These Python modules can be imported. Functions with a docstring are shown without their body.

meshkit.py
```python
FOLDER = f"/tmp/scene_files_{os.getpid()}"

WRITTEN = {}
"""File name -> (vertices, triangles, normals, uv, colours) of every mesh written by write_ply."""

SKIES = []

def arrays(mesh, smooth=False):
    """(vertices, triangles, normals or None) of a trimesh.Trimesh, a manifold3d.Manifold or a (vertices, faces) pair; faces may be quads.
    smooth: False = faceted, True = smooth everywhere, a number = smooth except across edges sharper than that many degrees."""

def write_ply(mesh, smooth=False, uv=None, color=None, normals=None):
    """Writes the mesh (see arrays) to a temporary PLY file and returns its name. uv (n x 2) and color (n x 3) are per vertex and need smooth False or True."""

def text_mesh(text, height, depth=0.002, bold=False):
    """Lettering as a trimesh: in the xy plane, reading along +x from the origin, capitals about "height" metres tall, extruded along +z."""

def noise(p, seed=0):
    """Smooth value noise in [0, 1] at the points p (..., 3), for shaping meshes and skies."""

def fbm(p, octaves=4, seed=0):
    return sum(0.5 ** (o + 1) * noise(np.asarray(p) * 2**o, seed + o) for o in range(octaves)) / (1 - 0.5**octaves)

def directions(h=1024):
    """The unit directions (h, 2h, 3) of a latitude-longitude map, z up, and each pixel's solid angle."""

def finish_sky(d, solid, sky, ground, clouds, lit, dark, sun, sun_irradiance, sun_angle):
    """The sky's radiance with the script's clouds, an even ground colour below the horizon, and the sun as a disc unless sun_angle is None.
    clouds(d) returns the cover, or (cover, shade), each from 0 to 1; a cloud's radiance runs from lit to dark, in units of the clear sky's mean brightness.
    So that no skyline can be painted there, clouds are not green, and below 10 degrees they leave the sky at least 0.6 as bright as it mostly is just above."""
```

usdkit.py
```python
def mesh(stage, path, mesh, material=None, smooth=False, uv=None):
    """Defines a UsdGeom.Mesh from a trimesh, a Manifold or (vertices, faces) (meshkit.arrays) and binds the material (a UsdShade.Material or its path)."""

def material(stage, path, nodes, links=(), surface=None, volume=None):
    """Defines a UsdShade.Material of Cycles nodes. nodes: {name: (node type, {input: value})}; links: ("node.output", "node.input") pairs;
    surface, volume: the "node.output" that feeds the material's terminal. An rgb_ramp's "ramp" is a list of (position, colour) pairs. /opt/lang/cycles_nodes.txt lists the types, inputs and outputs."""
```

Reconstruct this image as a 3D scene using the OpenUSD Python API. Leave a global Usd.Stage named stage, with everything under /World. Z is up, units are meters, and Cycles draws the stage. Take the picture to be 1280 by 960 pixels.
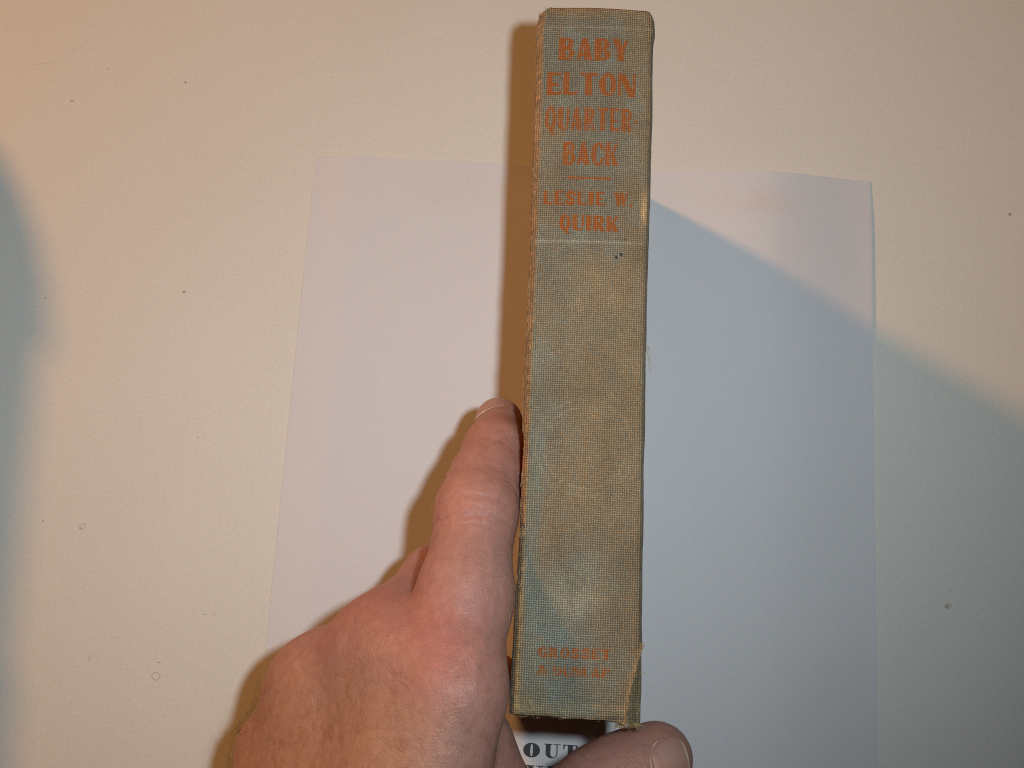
"""Old cloth-bound book held upright by a hand over a sheet of paper on a cream tabletop, seen from above."""
import math
import numpy as np
import trimesh
import usdkit
from meshkit import noise, fbm
from pxr import Gf, Sdf, Usd, UsdGeom, UsdLux, UsdShade, Vt
from shapely import affinity
from shapely.geometry import Polygon, LineString, Point, box
from shapely.ops import unary_union
from scipy.spatial import Delaunay

MM = 0.001
stage = Usd.Stage.CreateInMemory()
UsdGeom.SetStageUpAxis(stage, "Z")
UsdGeom.SetStageMetersPerUnit(stage, 1.0)
UsdGeom.Xform.Define(stage, "/World")
UsdGeom.Scope.Define(stage, "/World/Looks")
rng = np.random.default_rng(7)


# ------------------------------------------------------------------ camera, lights, exposure
def matrix(x, y, z, p):
    m = Gf.Matrix4d(1.0)
    for i, a in enumerate((x, y, z, p)):
        m.SetRow3(i, Gf.Vec3d(*map(float, a)))
    return m


CAM = np.array([0.0, 0.0, 388.4])                      # millimetres above the tabletop
down = np.array([24.0, -278.0, 1328.0])                # where straight down lies: right, up, forward
down /= np.linalg.norm(down)
n_ = -down
y_ = np.array([0, 1.0, 0]) - n_ * n_[1]
y_ /= np.linalg.norm(y_)
x_ = np.array([1.0, 0, 0])
x_ = x_ - n_ * (x_ @ n_) - y_ * (x_ @ y_)
x_ /= np.linalg.norm(x_)
TO_WORLD = np.stack([x_, y_, n_])                       # rows; columns are the camera's right, up, forward
RIGHT, UP, FORWARD = TO_WORLD.T
cam = UsdGeom.Camera.Define(stage, "/World/camera")
cam.AddTransformOp().Set(matrix(RIGHT, UP, -FORWARD, CAM * MM))
cam.CreateFocalLengthAttr(1328 / 1280 * 36.0)
cam.CreateHorizontalApertureAttr(36.0)
cam.CreateVerticalApertureAttr(27.0)
cam.CreateClippingRangeAttr(Gf.Vec2f(0.02, 50))
cam.CreateExposureAttr(0.0)

# the camera's flash, beside and above the lens
FLASH = np.array([26.5, 14.4, 389.0])
flash = UsdLux.SphereLight.Define(stage, "/World/flash")
aim = FORWARD - 0.34 * RIGHT + 0.48 * UP                 # it points a little to the upper left
aim /= np.linalg.norm(aim)
fr = np.cross(aim, UP)
fr /= np.linalg.norm(fr)
flash.AddTransformOp().Set(matrix(fr, np.cross(-aim, fr), -aim, FLASH * MM))
flash.CreateRadiusAttr(0.0048)
flash.CreateIntensityAttr(3980.0)
shape = UsdLux.ShapingAPI.Apply(flash.GetPrim())
shape.CreateShapingConeAngleAttr(80.0)
shape.CreateShapingConeSoftnessAttr(1.0)
flash.CreateColorAttr(Gf.Vec3f(0.86, 0.955, 1.01))

# the warm room lamp, up on the left
AZ, EL, DIST = (-0.851, 0.525), math.radians(28), 1700.0
LAMP_DIR = np.array([AZ[0] * math.cos(EL), AZ[1] * math.cos(EL), math.sin(EL)])
lamp = UsdLux.SphereLight.Define(stage, "/World/room_lamp")
lamp.AddTranslateOp().Set(Gf.Vec3d(*((np.array([34.0, 161.0, 0]) + LAMP_DIR * DIST) * MM)))
lamp.CreateRadiusAttr(0.066)
lamp.CreateIntensityAttr(372.0)
lamp.CreateColorAttr(Gf.Vec3f(1.0, 0.455, 0.15))

# the dim room around
dome = UsdLux.DomeLight.Define(stage, "/World/room_light")
dome.CreateIntensityAttr(1.0)
room = usdkit.material(stage, "/World/Looks/room", {"b": ("background_shader", {"color": (1.0, 0.7, 0.45), "strength": 0.006})}, surface="b.background")
UsdShade.MaterialBindingAPI.Apply(dome.GetPrim()).Bind(room)


# ------------------------------------------------------------------ helpers
used = {}


def numbered(path):
    k = used.get(path, 0)
    used[path] = k + 1
    return path if k == 0 else f"{path}_{k:03d}"


def tag(prim, label=None, category=None, kind=None, group=None):
    for k, v in (("label", label), ("category", category), ("kind", kind), ("group", group)):
        if v:
            prim.SetCustomDataByKey(k, v)


def thing(name, label, category, at):
    x = UsdGeom.Xform.Define(stage, numbered("/World/" + name))
    x.AddTranslateOp().Set(Gf.Vec3d(*(np.asarray(at, float) * MM)))
    tag(x.GetPrim(), label, category)
    x.base = np.asarray(at, float)
    return x


def obj(name, verts, faces, mat, parent=None, smooth=True, uv=None, tint=None, **tags):
    """verts in millimetres, in the world; written relative to the parent's base."""
    v = np.asarray(verts, float)
    if parent is not None:
        v = v - parent.base
    path = numbered((str(parent.GetPath()) if parent is not None else "/World") + "/" + name)
    m = usdkit.mesh(stage, path, (v * MM, np.asarray(faces)), mat, smooth=smooth, uv=uv)
    m.base = parent.base if parent is not None else np.zeros(3)
    if tint is not None:
        UsdGeom.PrimvarsAPI(m).CreatePrimvar("tint", Sdf.ValueTypeNames.Color3fArray, "vertex").Set(Vt.Vec3fArray.FromNumpy(np.asarray(tint, np.float32)))
    tag(m.GetPrim(), **tags)
    return m


def curves(name, strands, width, mat, parent, **tags):
    c = UsdGeom.BasisCurves.Define(stage, numbered(str(parent.GetPath()) + "/" + name))
    pts = (np.concatenate(strands) - parent.base) * MM
    c.CreateTypeAttr("linear")
    c.CreateCurveVertexCountsAttr([len(s) for s in strands])
    c.CreatePointsAttr(Vt.Vec3fArray.FromNumpy(pts.astype(np.float32)))
    if np.ndim(width) == 0:
        w = np.full(len(pts), width * MM, np.float32)
    else:
        w = (np.asarray(width) * MM).astype(np.float32)
    c.CreateWidthsAttr(Vt.FloatArray.FromNumpy(w))
    c.SetWidthsInterpolation("vertex")
    UsdShade.MaterialBindingAPI.Apply(c.GetPrim()).Bind(mat)
    tag(c.GetPrim(), **tags)
    return c


def grid_faces(nu, nv):
    i, j = np.meshgrid(np.arange(nu - 1), np.arange(nv - 1), indexing="ij")
    a = (i * nv + j).ravel()
    return np.stack([a, a + nv, a + nv + 1, a + 1], 1)


def tris(q):
    q = np.asarray(q)
    return np.vstack([q[:, [0, 1, 2]], q[:, [0, 2, 3]]])


def rounded_box(lo, hi, r=0.6):
    import manifold3d as m3
    lo, hi = np.asarray(lo, float) + r, np.asarray(hi, float) - r
    s = m3.Manifold.sphere(r, 16)
    m = m3.Manifold.batch_hull([s.translate([(lo, hi)[a][0], (lo, hi)[b][1], (lo, hi)[c][2]]) for a in (0, 1) for b in (0, 1) for c in (0, 1)]).to_mesh()
    return m.vert_properties[:, :3], m.tri_verts


def mat(name, nodes, links=(), surface="p.BSDF"):
    return usdkit.material(stage, "/World/Looks/" + name, nodes, links, surface=surface)


# ------------------------------------------------------------------ materials
table_mat = mat("cream_paint", {
    "g": ("geometry", {}),
    "n1": ("noise_texture", {"scale": 9.0, "detail": 5.0, "roughness": 0.6}),
    "n2": ("noise_texture", {"scale": 900.0, "detail": 3.0, "roughness": 0.7}),
    "r1": ("rgb_ramp", {"ramp": [(0.3, (0.77, 0.748, 0.675)), (0.7, (0.805, 0.783, 0.715))]}),
    "r2": ("rgb_ramp", {"ramp": [(0.3, (0.90, 0.905, 0.92)), (0.7, (1.02, 1.01, 1.0))]}),
    "mx": ("mix_color", {"blend_type": "multiply", "fac": 1.0, "use_clamp": False}),
    "ng": ("noise_texture", {"scale": 780.0, "detail": 2.0, "roughness": 0.6}),
    "gm": ("vector_math", {"math_type": "multiply_add", "vector2": (0.12, 0.08, 0.16), "vector3": (0.94, 0.96, 0.92)}),
    "m2": ("mix_color", {"blend_type": "multiply", "fac": 1.0, "use_clamp": False}),
    "nb": ("noise_texture", {"scale": 260.0, "detail": 4.0, "roughness": 0.6}),
    "b": ("bump", {"strength": 0.12, "distance": 0.0006}),
    "p": ("principled_bsdf", {"roughness": 0.55, "specular_ior_level": 0.3})},
    [("g.position", "n1.vector"), ("g.position", "n2.vector"), ("g.position", "nb.vector"), ("n1.fac", "r1.fac"), ("n2.fac", "r2.fac"),
     ("r1.color", "mx.a"), ("r2.color", "mx.b"), ("g.position", "ng.vector"), ("ng.color", "gm.vector1"), ("mx.result", "m2.a"), ("gm.vector", "m2.b"), ("m2.result", "p.base_color"), ("nb.fac", "b.height"), ("b.normal", "p.normal")])
paper_mat = mat("white_paper", {
    "a": ("attribute", {"attribute": "tint"}),
    "g": ("geometry", {}),
    "n2": ("noise_texture", {"scale": 1100.0, "detail": 3.0, "roughness": 0.7}),
    "r2": ("rgb_ramp", {"ramp": [(0.3, (0.94, 0.94, 0.95)), (0.7, (1.0, 1.0, 0.99))]}),
    "mx": ("mix_color", {"blend_type": "multiply", "fac": 1.0, "use_clamp": False}),
    "ng": ("noise_texture", {"scale": 820.0, "detail": 2.0, "roughness": 0.6}),
    "gm": ("vector_math", {"math_type": "multiply_add", "vector2": (0.12, 0.08, 0.15), "vector3": (0.94, 0.96, 0.925)}),
    "m2": ("mix_color", {"blend_type": "multiply", "fac": 1.0, "use_clamp": False}),
    "b": ("bump", {"strength": 0.1, "distance": 0.0003}),
    "p": ("principled_bsdf", {"roughness": 0.75, "specular_ior_level": 0.2})},
    [("g.position", "n2.vector"), ("n2.fac", "r2.fac"), ("a.color", "mx.a"), ("r2.color", "mx.b"), ("g.position", "ng.vector"), ("ng.color", "gm.vector1"), ("mx.result", "m2.a"), ("gm.vector", "m2.b"), ("m2.result", "p.base_color"), ("n2.fac", "b.height"), ("b.normal", "p.normal")])
ink_mat = mat("black_ink", {"p": ("principled_bsdf", {"base_color": (0.025, 0.026, 0.03), "roughness": 0.6})})
speck_mat = mat("brown_speck", {"p": ("principled_bsdf", {"base_color": (0.47, 0.41, 0.34), "roughness": 0.8})})
pit_mat = mat("pit_grey", {"p": ("principled_bsdf", {"base_color": (0.63, 0.585, 0.50), "roughness": 0.8})})


def cloth(name, letters=False):
    """Woven book cloth: threads both ways, dark gaps between; uv in millimetres along and across the spine."""
    P = 0.60
    nodes = {
        "uv": ("uvmap", {"attribute": "st"}),
        "nw": ("noise_texture", {"scale": 0.55, "detail": 2.0}),
        "ws": ("vector_math", {"math_type": "scale", "scale": 0.55}),
        "wa": ("vector_math", {"math_type": "add"}),
        "sx": ("separate_xyz", {}),
        "kx": ("math", {"math_type": "multiply", "value2": 2 * math.pi / P}), "ky": ("math", {"math_type": "multiply", "value2": 2 * math.pi / (P * 0.95)}),
        "sa": ("math", {"math_type": "sine"}), "sb": ("math", {"math_type": "sine"}),
        # each thread has its own lightness along its run
        "ma": ("mapping", {"mapping_type": "point", "scale": (1.7, 0.6, 1.0)}), "mb": ("mapping", {"mapping_type": "point", "scale": (0.65, 1.8, 1.0)}),
        "na": ("noise_texture", {"scale": 1.0, "detail": 2.0, "roughness": 0.6}), "nb": ("noise_texture", {"scale": 1.0, "detail": 2.0, "roughness": 0.6}),
        "ra": ("map_range", {"from_min": 0.3, "from_max": 0.7, "to_min": 0.5, "to_max": 1.0}), "rb": ("map_range", {"from_min": 0.3, "from_max": 0.7, "to_min": 0.5, "to_max": 1.0}),
        "fa": ("map_range", {"from_min": -1.0, "from_max": 1.0, "to_min": 0.0, "to_max": 1.0}), "fb": ("map_range", {"from_min": -1.0, "from_max": 1.0, "to_min": 0.0, "to_max": 1.0}),
        "ta": ("math", {"math_type": "multiply"}), "tb": ("math", {"math_type": "multiply"}),
        "mx": ("math", {"math_type": "add"}),
        "md": ("math", {"math_type": "multiply", "value2": 0.72}),
        "hue": ("noise_texture", {"scale": 1.15, "detail": 3.0, "roughness": 0.7}),
        "hr": ("rgb_ramp", {"ramp": [(0.34, (0.92, 1.0, 1.10)), (0.5, (1.0, 1.0, 1.0)), (0.68, (1.16, 0.97, 0.78))]}),
        "mh": ("mix_color", {"blend_type": "multiply", "fac": 1.0, "use_clamp": False}),
        "fine": ("noise_texture", {"scale": 2.2, "detail": 3.0, "roughness": 0.75}),
        "fr": ("map_range", {"from_min": 0.25, "from_max": 0.75, "to_min": 0.4, "to_max": 1.3}),
        "th": ("math", {"math_type": "multiply"}),
        "ramp": ("rgb_ramp", {"ramp": [(0.0, (0.088, 0.080, 0.062)), (0.3, (0.152, 0.132, 0.097)), (0.6, (0.245, 0.207, 0.144)), (1.0, (0.43, 0.36, 0.25))]}),
        "tint": ("attribute", {"attribute": "tint"}),
        "mt": ("mix_color", {"blend_type": "multiply", "fac": 1.0}),
        "b": ("bump", {"strength": 0.55, "distance": 0.00025}),
        "p": ("principled_bsdf", {"roughness": 0.82, "specular_ior_level": 0.22, "sheen_weight": 0.06, "sheen_roughness": 0.5}),
    }
    links = [("uv.UV", "nw.vector"), ("nw.color", "ws.vector1"), ("uv.UV", "wa.vector1"), ("ws.vector", "wa.vector2"), ("wa.vector", "sx.vector"),
             ("sx.x", "kx.value1"), ("sx.y", "ky.value1"), ("kx.value", "sa.value1"), ("ky.value", "sb.value1"),
             ("wa.vector", "ma.vector"), ("wa.vector", "mb.vector"), ("ma.vector", "na.vector"), ("mb.vector", "nb.vector"),
             ("na.fac", "ra.value"), ("nb.fac", "rb.value"), ("sa.value", "fa.value"), ("sb.value", "fb.value"),
             ("fa.result", "ta.value1"), ("ra.result", "ta.value2"), ("fb.result", "tb.value1"), ("rb.result", "tb.value2"),
             ("ta.value", "mx.value1"), ("tb.value", "mx.value2"), ("uv.UV", "fine.vector"), ("fine.fac", "fr.value"),
             ("mx.value", "md.value1"), ("uv.UV", "hue.vector"), ("hue.fac", "hr.fac"), ("md.value", "th.value1"), ("fr.result", "th.value2"), ("th.value", "ramp.fac"),
             ("ramp.color", "mh.a"), ("hr.color", "mh.b"), ("mh.result", "mt.a"), ("tint.color", "mt.b"), ("mx.value", "b.height"), ("b.normal", "p.normal")]
    if not letters:
        links.append(("mt.result", "p.base_color"))
    else:                                               # stamped colour, worn off the tops of some threads
        nodes |= {"wn": ("noise_texture", {"scale": 0.55, "detail": 5.0, "roughness": 0.75}),
                  "wf": ("math", {"math_type": "multiply_add", "value2": 0.22}),
                  "wr": ("map_range", {"from_min": 0.62, "from_max": 0.90}),
                  "oc": ("mix_color", {"a": (0.215, 0.057, 0.010), "b": (0.36, 0.102, 0.018)}),
                  "wear": ("attribute", {"attribute": "wear"}),
                  "wadd": ("math", {"math_type": "add"}),
                  "cl": ("clamp", {}),
                  "om": ("mix_color", {})}
        links += [("uv.UV", "wn.vector"), ("th.value", "wf.value1"), ("wn.fac", "wf.value3"), ("wf.value", "wadd.value1"), ("wear.fac", "wadd.value2"), ("wadd.value", "wr.value"), ("wr.result", "cl.value"),
                  ("th.value", "oc.fac"), ("cl.result", "om.fac"), ("oc.result", "om.a"), ("mt.result", "om.b"), ("om.result", "p.base_color")]
    return mat(name, nodes, links)


cloth_mat = cloth("book_cloth")
letter_mat = cloth("stamped_orange", True)
thread_mat = mat("raw_thread", {
    "g": ("geometry", {}), "n": ("noise_texture", {"scale": 700.0, "detail": 2.0}),
    "r": ("rgb_ramp", {"ramp": [(0.3, (0.20, 0.14, 0.075)), (0.7, (0.42, 0.30, 0.16))]}),
    "p": ("principled_bsdf", {"roughness": 0.9, "specular_ior_level": 0.1})},
    [("g.position", "n.vector"), ("n.fac", "r.fac"), ("r.color", "p.base_color")])
page_mat = mat("old_pages", {
    "g": ("geometry", {}), "m": ("mapping", {"mapping_type": "point", "scale": (6000.0, 12.0, 12.0)}), "n": ("noise_texture", {"scale": 1.0, "detail": 2.0}),
    "r": ("rgb_ramp", {"ramp": [(0.3, (0.30, 0.22, 0.13)), (0.7, (0.52, 0.41, 0.26))]}),
    "p": ("principled_bsdf", {"roughness": 0.9, "specular_ior_level": 0.1})},
    [("g.position", "m.vector"), ("m.vector", "n.vector"), ("n.fac", "r.fac"), ("r.color", "p.base_color")])
spot_mat = mat("ink_spot", {"p": ("principled_bsdf", {"base_color": (0.02, 0.018, 0.016), "roughness": 0.8})})
skin_mat = mat("skin", {
    "a": ("attribute", {"attribute": "tint"}),
    "g": ("geometry", {}),
    "v": ("voronoi_texture", {"feature": "distance_to_edge", "scale": 1050.0, "randomness": 1.0}),
    "vr": ("map_range", {"from_min": 0.0, "from_max": 0.3, "to_min": 0.0, "to_max": 1.0}),
    "n": ("noise_texture", {"scale": 1000.0, "detail": 5.0, "roughness": 0.7}),
    "n2": ("noise_texture", {"scale": 420.0, "detail": 5.0, "roughness": 0.75}),
    "h": ("math", {"math_type": "multiply_add", "value2": 0.55}),
    "cr": ("rgb_ramp", {"ramp": [(0.3, (0.87, 0.83, 0.83)), (0.7, (1.10, 1.12, 1.12))]}),
    "m": ("mix_color", {"blend_type": "multiply", "fac": 1.0, "use_clamp": False}),
    "b": ("bump", {"strength": 0.42, "distance": 0.00026}),
    "rr": ("map_range", {"from_min": 0.3, "from_max": 0.7, "to_min": 0.42, "to_max": 0.62}),
    "p": ("principled_bsdf", {"subsurface_method": "random_walk", "subsurface_weight": 0.35, "subsurface_scale": 0.0022, "subsurface_radius": (1.0, 0.35, 0.2), "specular_ior_level": 0.33})},
    [("g.position", "v.vector"), ("g.position", "n.vector"), ("g.position", "n2.vector"), ("v.distance", "vr.value"), ("vr.result", "h.value1"), ("n.fac", "h.value3"), ("h.value", "b.height"), ("b.normal", "p.normal"),
     ("n2.fac", "cr.fac"), ("a.color", "m.a"), ("cr.color", "m.b"), ("m.result", "p.base_color"), ("n.fac", "rr.value"), ("rr.result", "p.roughness")])
nail_mat = mat("nail", {
    "a": ("attribute", {"attribute": "tint"}),
    "p": ("principled_bsdf", {"roughness": 0.45, "specular_ior_level": 0.4, "subsurface_weight": 0.3, "subsurface_scale": 0.0015, "subsurface_radius": (1.0, 0.35, 0.2)})},
    [("a.color", "p.base_color")])
cuticle_mat = mat("cuticle", {"p": ("principled_bsdf", {"base_color": (0.56, 0.39, 0.29), "roughness": 0.7})})
hair_mat = mat("dark_hair", {"p": ("principled_bsdf", {"base_color": (0.05, 0.032, 0.02), "roughness": 0.5})})
fair_mat = mat("fair_hair", {"p": ("principled_bsdf", {"base_color": (0.62, 0.48, 0.34), "roughness": 0.4})})
wicker_mat = mat("brown_wicker", {
    "g": ("geometry", {}), "w": ("wave_texture", {"scale": 60.0, "bands_direction": "z", "distortion": 3.0}),
    "r": ("rgb_ramp", {"ramp": [(0.2, (0.10, 0.06, 0.03)), (0.8, (0.26, 0.17, 0.09))]}), "p": ("principled_bsdf", {"roughness": 0.7})},
    [("g.position", "w.vector"), ("w.fac", "r.fac"), ("r.color", "p.base_color")])

# ------------------------------------------------------------------ tabletop
table = thing("tabletop", "cream painted tabletop with small pits and specks under the paper", "tabletop", (0, 0, 0))
tag(table.GetPrim(), kind="structure")
v, f = rounded_box((-760, -420, -32), (640, 620, 0), 3)
obj("board", v, f, table_mat, table, smooth=35)


def blob(cx, cy, rx, ry, rot=0, hole=0.0, z=0.03, n=18, seed=0):
    """A thin uneven disc or ring lying on the tabletop."""
    a = np.linspace(0, 2 * np.pi, n, endpoint=False)
    k = 1 + 0.25 * (noise(np.stack([np.cos(a), np.sin(a), a * 0 + seed * 3.1], 1) * 1.7, seed) - 0.5) * 2
    c, s = math.cos(rot), math.sin(rot)
    ring = lambda q: np.stack([cx + (np.cos(a) * rx * c - np.sin(a) * ry * s) * k * q, cy + (np.cos(a) * rx * s + np.sin(a) * ry * c) * k * q], 1)
    rings = [np.c_[ring(1.0), np.full(n, -0.02)], np.c_[ring(0.93), np.full(n, z)]]
    rings.append(np.c_[ring(max(hole, 0.02)), np.full(n, z)])
    if hole:
        rings.append(np.c_[ring(hole * 0.93), np.full(n, -0.02)])
    v = np.concatenate(rings)
    q = []
    for r in range(len(rings) - 1):
        for i in range(n):
            j = (i + 1) % n
            q.append([r * n + i, r * n + j, r * n + n + j, r * n + n + i])
    return v, tris(q)


for i, (x, y, rx, ry, rot, hole, m) in enumerate([
        (-164.2, 28.0, 1.3, 1.1, 0.3, 0.6, pit_mat), (-164.9, 27.3, .45, .35, 0, 0, speck_mat), (-133.3, -24.7, 1.7, 1.6, 0, 0.72, pit_mat),
        (-178.9, 30.1, .55, .3, .9, 0, speck_mat), (-132.8, -20.0, .5, .22, .2, 0, speck_mat), (-117.2, -3.2, .5, .18, 0, 0, speck_mat), (-113.6, -3.4, .9, .2, -.1, 0, pit_mat),
        (-132.8, 117.3, .75, .5, .2, 0, speck_mat), (-183.1, 196.7, .75, .4, 0, 0, speck_mat), (-169.8, 210.5, .35, .3, 0, 0, speck_mat), (-138.1, 204.4, .5, .45, 0, 0, speck_mat),
        (183.3, 147.7, .75, .65, 0, 0, speck_mat), (151.6, 128.2, .45, .4, 0, 0, pit_mat), (148.1, 0.8, 1.4, 1.2, .2, 0, pit_mat), (147.7, 0.5, .7, .6, .2, 0, speck_mat), (149.4, 6.3, .25, 1.0, .2, 0, pit_mat),
        (-157.6, -18.5, .2, 1.4, -.35, 0, pit_mat), (-124.0, 60.9, .6, .25, .3, 0, pit_mat), (-186, 115, .4, .3, 0, 0, speck_mat), (-163, -34, .15, .8, 0, 0, pit_mat), (-170, 8, .3, .2, 0, 0, pit_mat),
        (-196, 213, 6.5, .07, .12, 0, pit_mat), (-184, 219, 6, .07, .62, 0, pit_mat), (168, 55, .3, .2, 0, 0, pit_mat), (120, 225, .4, .3, 0, 0, pit_mat)]):
    v, f = blob(x, y, rx, ry, rot, hole, 0.03 + 0.012 * (i % 3), seed=i)
    obj("pit" if m is pit_mat else "speck", v, f, m, table, smooth=False)

# ------------------------------------------------------------------ paper
TL = np.array([-84.5, 172.7])
PX, PY = np.array([0.9986, -0.053]), np.array([-0.053, -0.9986])
PW, PH = 215.9, 279.4


def smooth01(x):
    x = np.clip(x, 0, 1)
    return x * x * (3 - 2 * x)


def paper_z(u, v):
    z = 0.35 + 1.2 * smooth01(u / 16) + 0.5 * smooth01(v / 20)
    bulge = smooth01((u - 125) / 55) * (1 - smooth01((u - 176) / 46))
    z = z + bulge * (4.4 - 1.4 * smooth01(v / 200)) - 1.4 * smooth01((u - 165) / 49)
    z = z + smooth01(u / 30) * smooth01((PW - u) / 30) * 0.7 * (fbm(np.stack([u * 0.018, v * 0.018, u * 0], -1), 3, 5) - 0.5)
    return np.maximum(z, 0.3)


u, v = np.meshgrid(np.linspace(0, PW, 145), np.linspace(0, PH, 187), indexing="ij")
uu, vv = u.ravel(), v.ravel()
xy = TL + uu[:, None] * PX + vv[:, None] * PY
top = np.c_[xy, paper_z(uu, vv)]
nt = len(top)
bot = top - [0, 0, 0.12]
ft = tris(grid_faces(*u.shape))[:, ::-1]
idx = np.arange(nt).reshape(u.shape)
loop = np.concatenate([idx[:-1, 0], idx[-1, :-1], idx[:0:-1, -1], idx[0, :0:-1]])
side = np.array([[a, b, b + nt, a + nt] for a, b in zip(loop, np.roll(loop, -1))])
base = np.array([0.728, 0.722, 0.735])
tint = np.tile(base, (nt, 1)) * (1 + 0.03 * (fbm(np.c_[uu * .03, vv * .03, uu * 0], 3, 9)[:, None] - .5))
sm = fbm(np.c_[uu * .12, vv * .12, uu * 0], 3, 21)


def stain(cu, cv, ru, rv, col, amt):
    global tint
    w = np.exp(-(((uu - cu) / ru) ** 2 + ((vv - cv) / rv) ** 2)) * np.clip(sm * 2.2 - .45, 0, 1) * amt
    tint = tint * (1 - w[:, None]) + np.asarray(col) * w[:, None]


stain(172, 12.5, 13, 5, (0.70, 0.56, 0.49), 0.4)
stain(60, 16, 16, 6, (0.74, 0.62, 0.52), 0.35)
stain(182, 26, 8, 10, (0.72, 0.6, 0.56), 0.25)
stain(195, 190, 25, 20, (0.72, 0.66, 0.62), 0.25)
paper = thing("paper_sheet", "white paper sheet lying flat under the book, its right edge curling slightly", "paper", (*TL, 0))
obj("sheet", np.vstack([top, bot]), np.vstack([ft, ft[:, ::-1] + nt, tris(side)]), paper_mat, paper, smooth=True, tint=np.vstack([tint, tint]))


def ell(cx, cy, rx, ry):
    return affinity.translate(affinity.scale(Point(0, 0).buffer(1, 24), rx, ry), cx, cy)


def fat_letter(c):
    """Heavy slab-serif capitals, unit height; returns the shape and its width."""
    if c == "O":
        return unary_union([ell(.62, .5, .62, .52)]).difference(ell(.62, .5, .10, .44)), 1.24
    if c == "U":
        s = unary_union([box(.0, .93, .62, 1), box(.14, .3, .50, 1), box(.72, .93, 1.24, 1), box(.93, .3, 1.02, 1), ell(.58, .34, .44, .36)])
        return s.difference(unary_union([box(.50, .34, .93, 1.2).difference(box(.50, .93, .62, 1)).difference(box(.72, .93, 1, 1)), ell(.715, .34, .215, .27)])), 1.24
    if c == "T":
        return unary_union([box(.34, 0, .72, 1), box(.18, 0, .88, .07), box(0, .93, 1.06, 1), Polygon([(0, .95), (0, .62), (.05, .62), (.16, .93)]), Polygon([(1.06, .95), (1.06, .62), (1.01, .62), (.9, .93)])]), 1.06
    return unary_union([box(0, .93, .52, 1), box(0, 0, .36, .07), box(.14, 0, .21, 1), Polygon([(.14, 1), (.56, 1), (1.04, .0), (.9, 0)]), box(.97, 0, 1.05, 1), box(.82, .93, 1.2, 1)]), 1.2   # N


def flat_mesh(shape, step):
    """Triangles over a shapely shape with inner points every step."""
    out_v, out_f, n = [], [], 0
    for g in getattr(shape, "geoms", [shape]):
        if g.is_empty or g.area < 1e-6:
            continue
        rings = [np.asarray(r.segmentize(step).coords)[:-1] for r in [g.exterior, *g.interiors]]
        x0, y0, x1, y1 = g.bounds
        gx, gy = np.meshgrid(np.arange(x0 + step / 2, x1, step), np.arange(y0 + step / 2, y1, step))
        cand = np.c_[gx.ravel(), gy.ravel()]
        inner = g.buffer(-step * 0.45)
        keep = [inner.contains(Point(p)) for p in cand] if not inner.is_empty else []
        pts = np.vstack(rings + ([cand[np.array(keep, bool)]] if len(keep) and any(keep) else []))
        d = Delaunay(pts).simplices
        cen = pts[d].mean(1)
        d = d[[g.contains(Point(c)) for c in cen]]
        a = pts[d]
        cross = (a[:, 1, 0] - a[:, 0, 0]) * (a[:, 2, 1] - a[:, 0, 1]) - (a[:, 1, 1] - a[:, 0, 1]) * (a[:, 2, 0] - a[:, 0, 0])
        d = np.where((cross < 0)[:, None], d[:, ::-1], d)
        out_v.append(pts)
        out_f.append(d + n)
        n += len(pts)
    return np.vstack(out_v), np.vstack(out_f)


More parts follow.
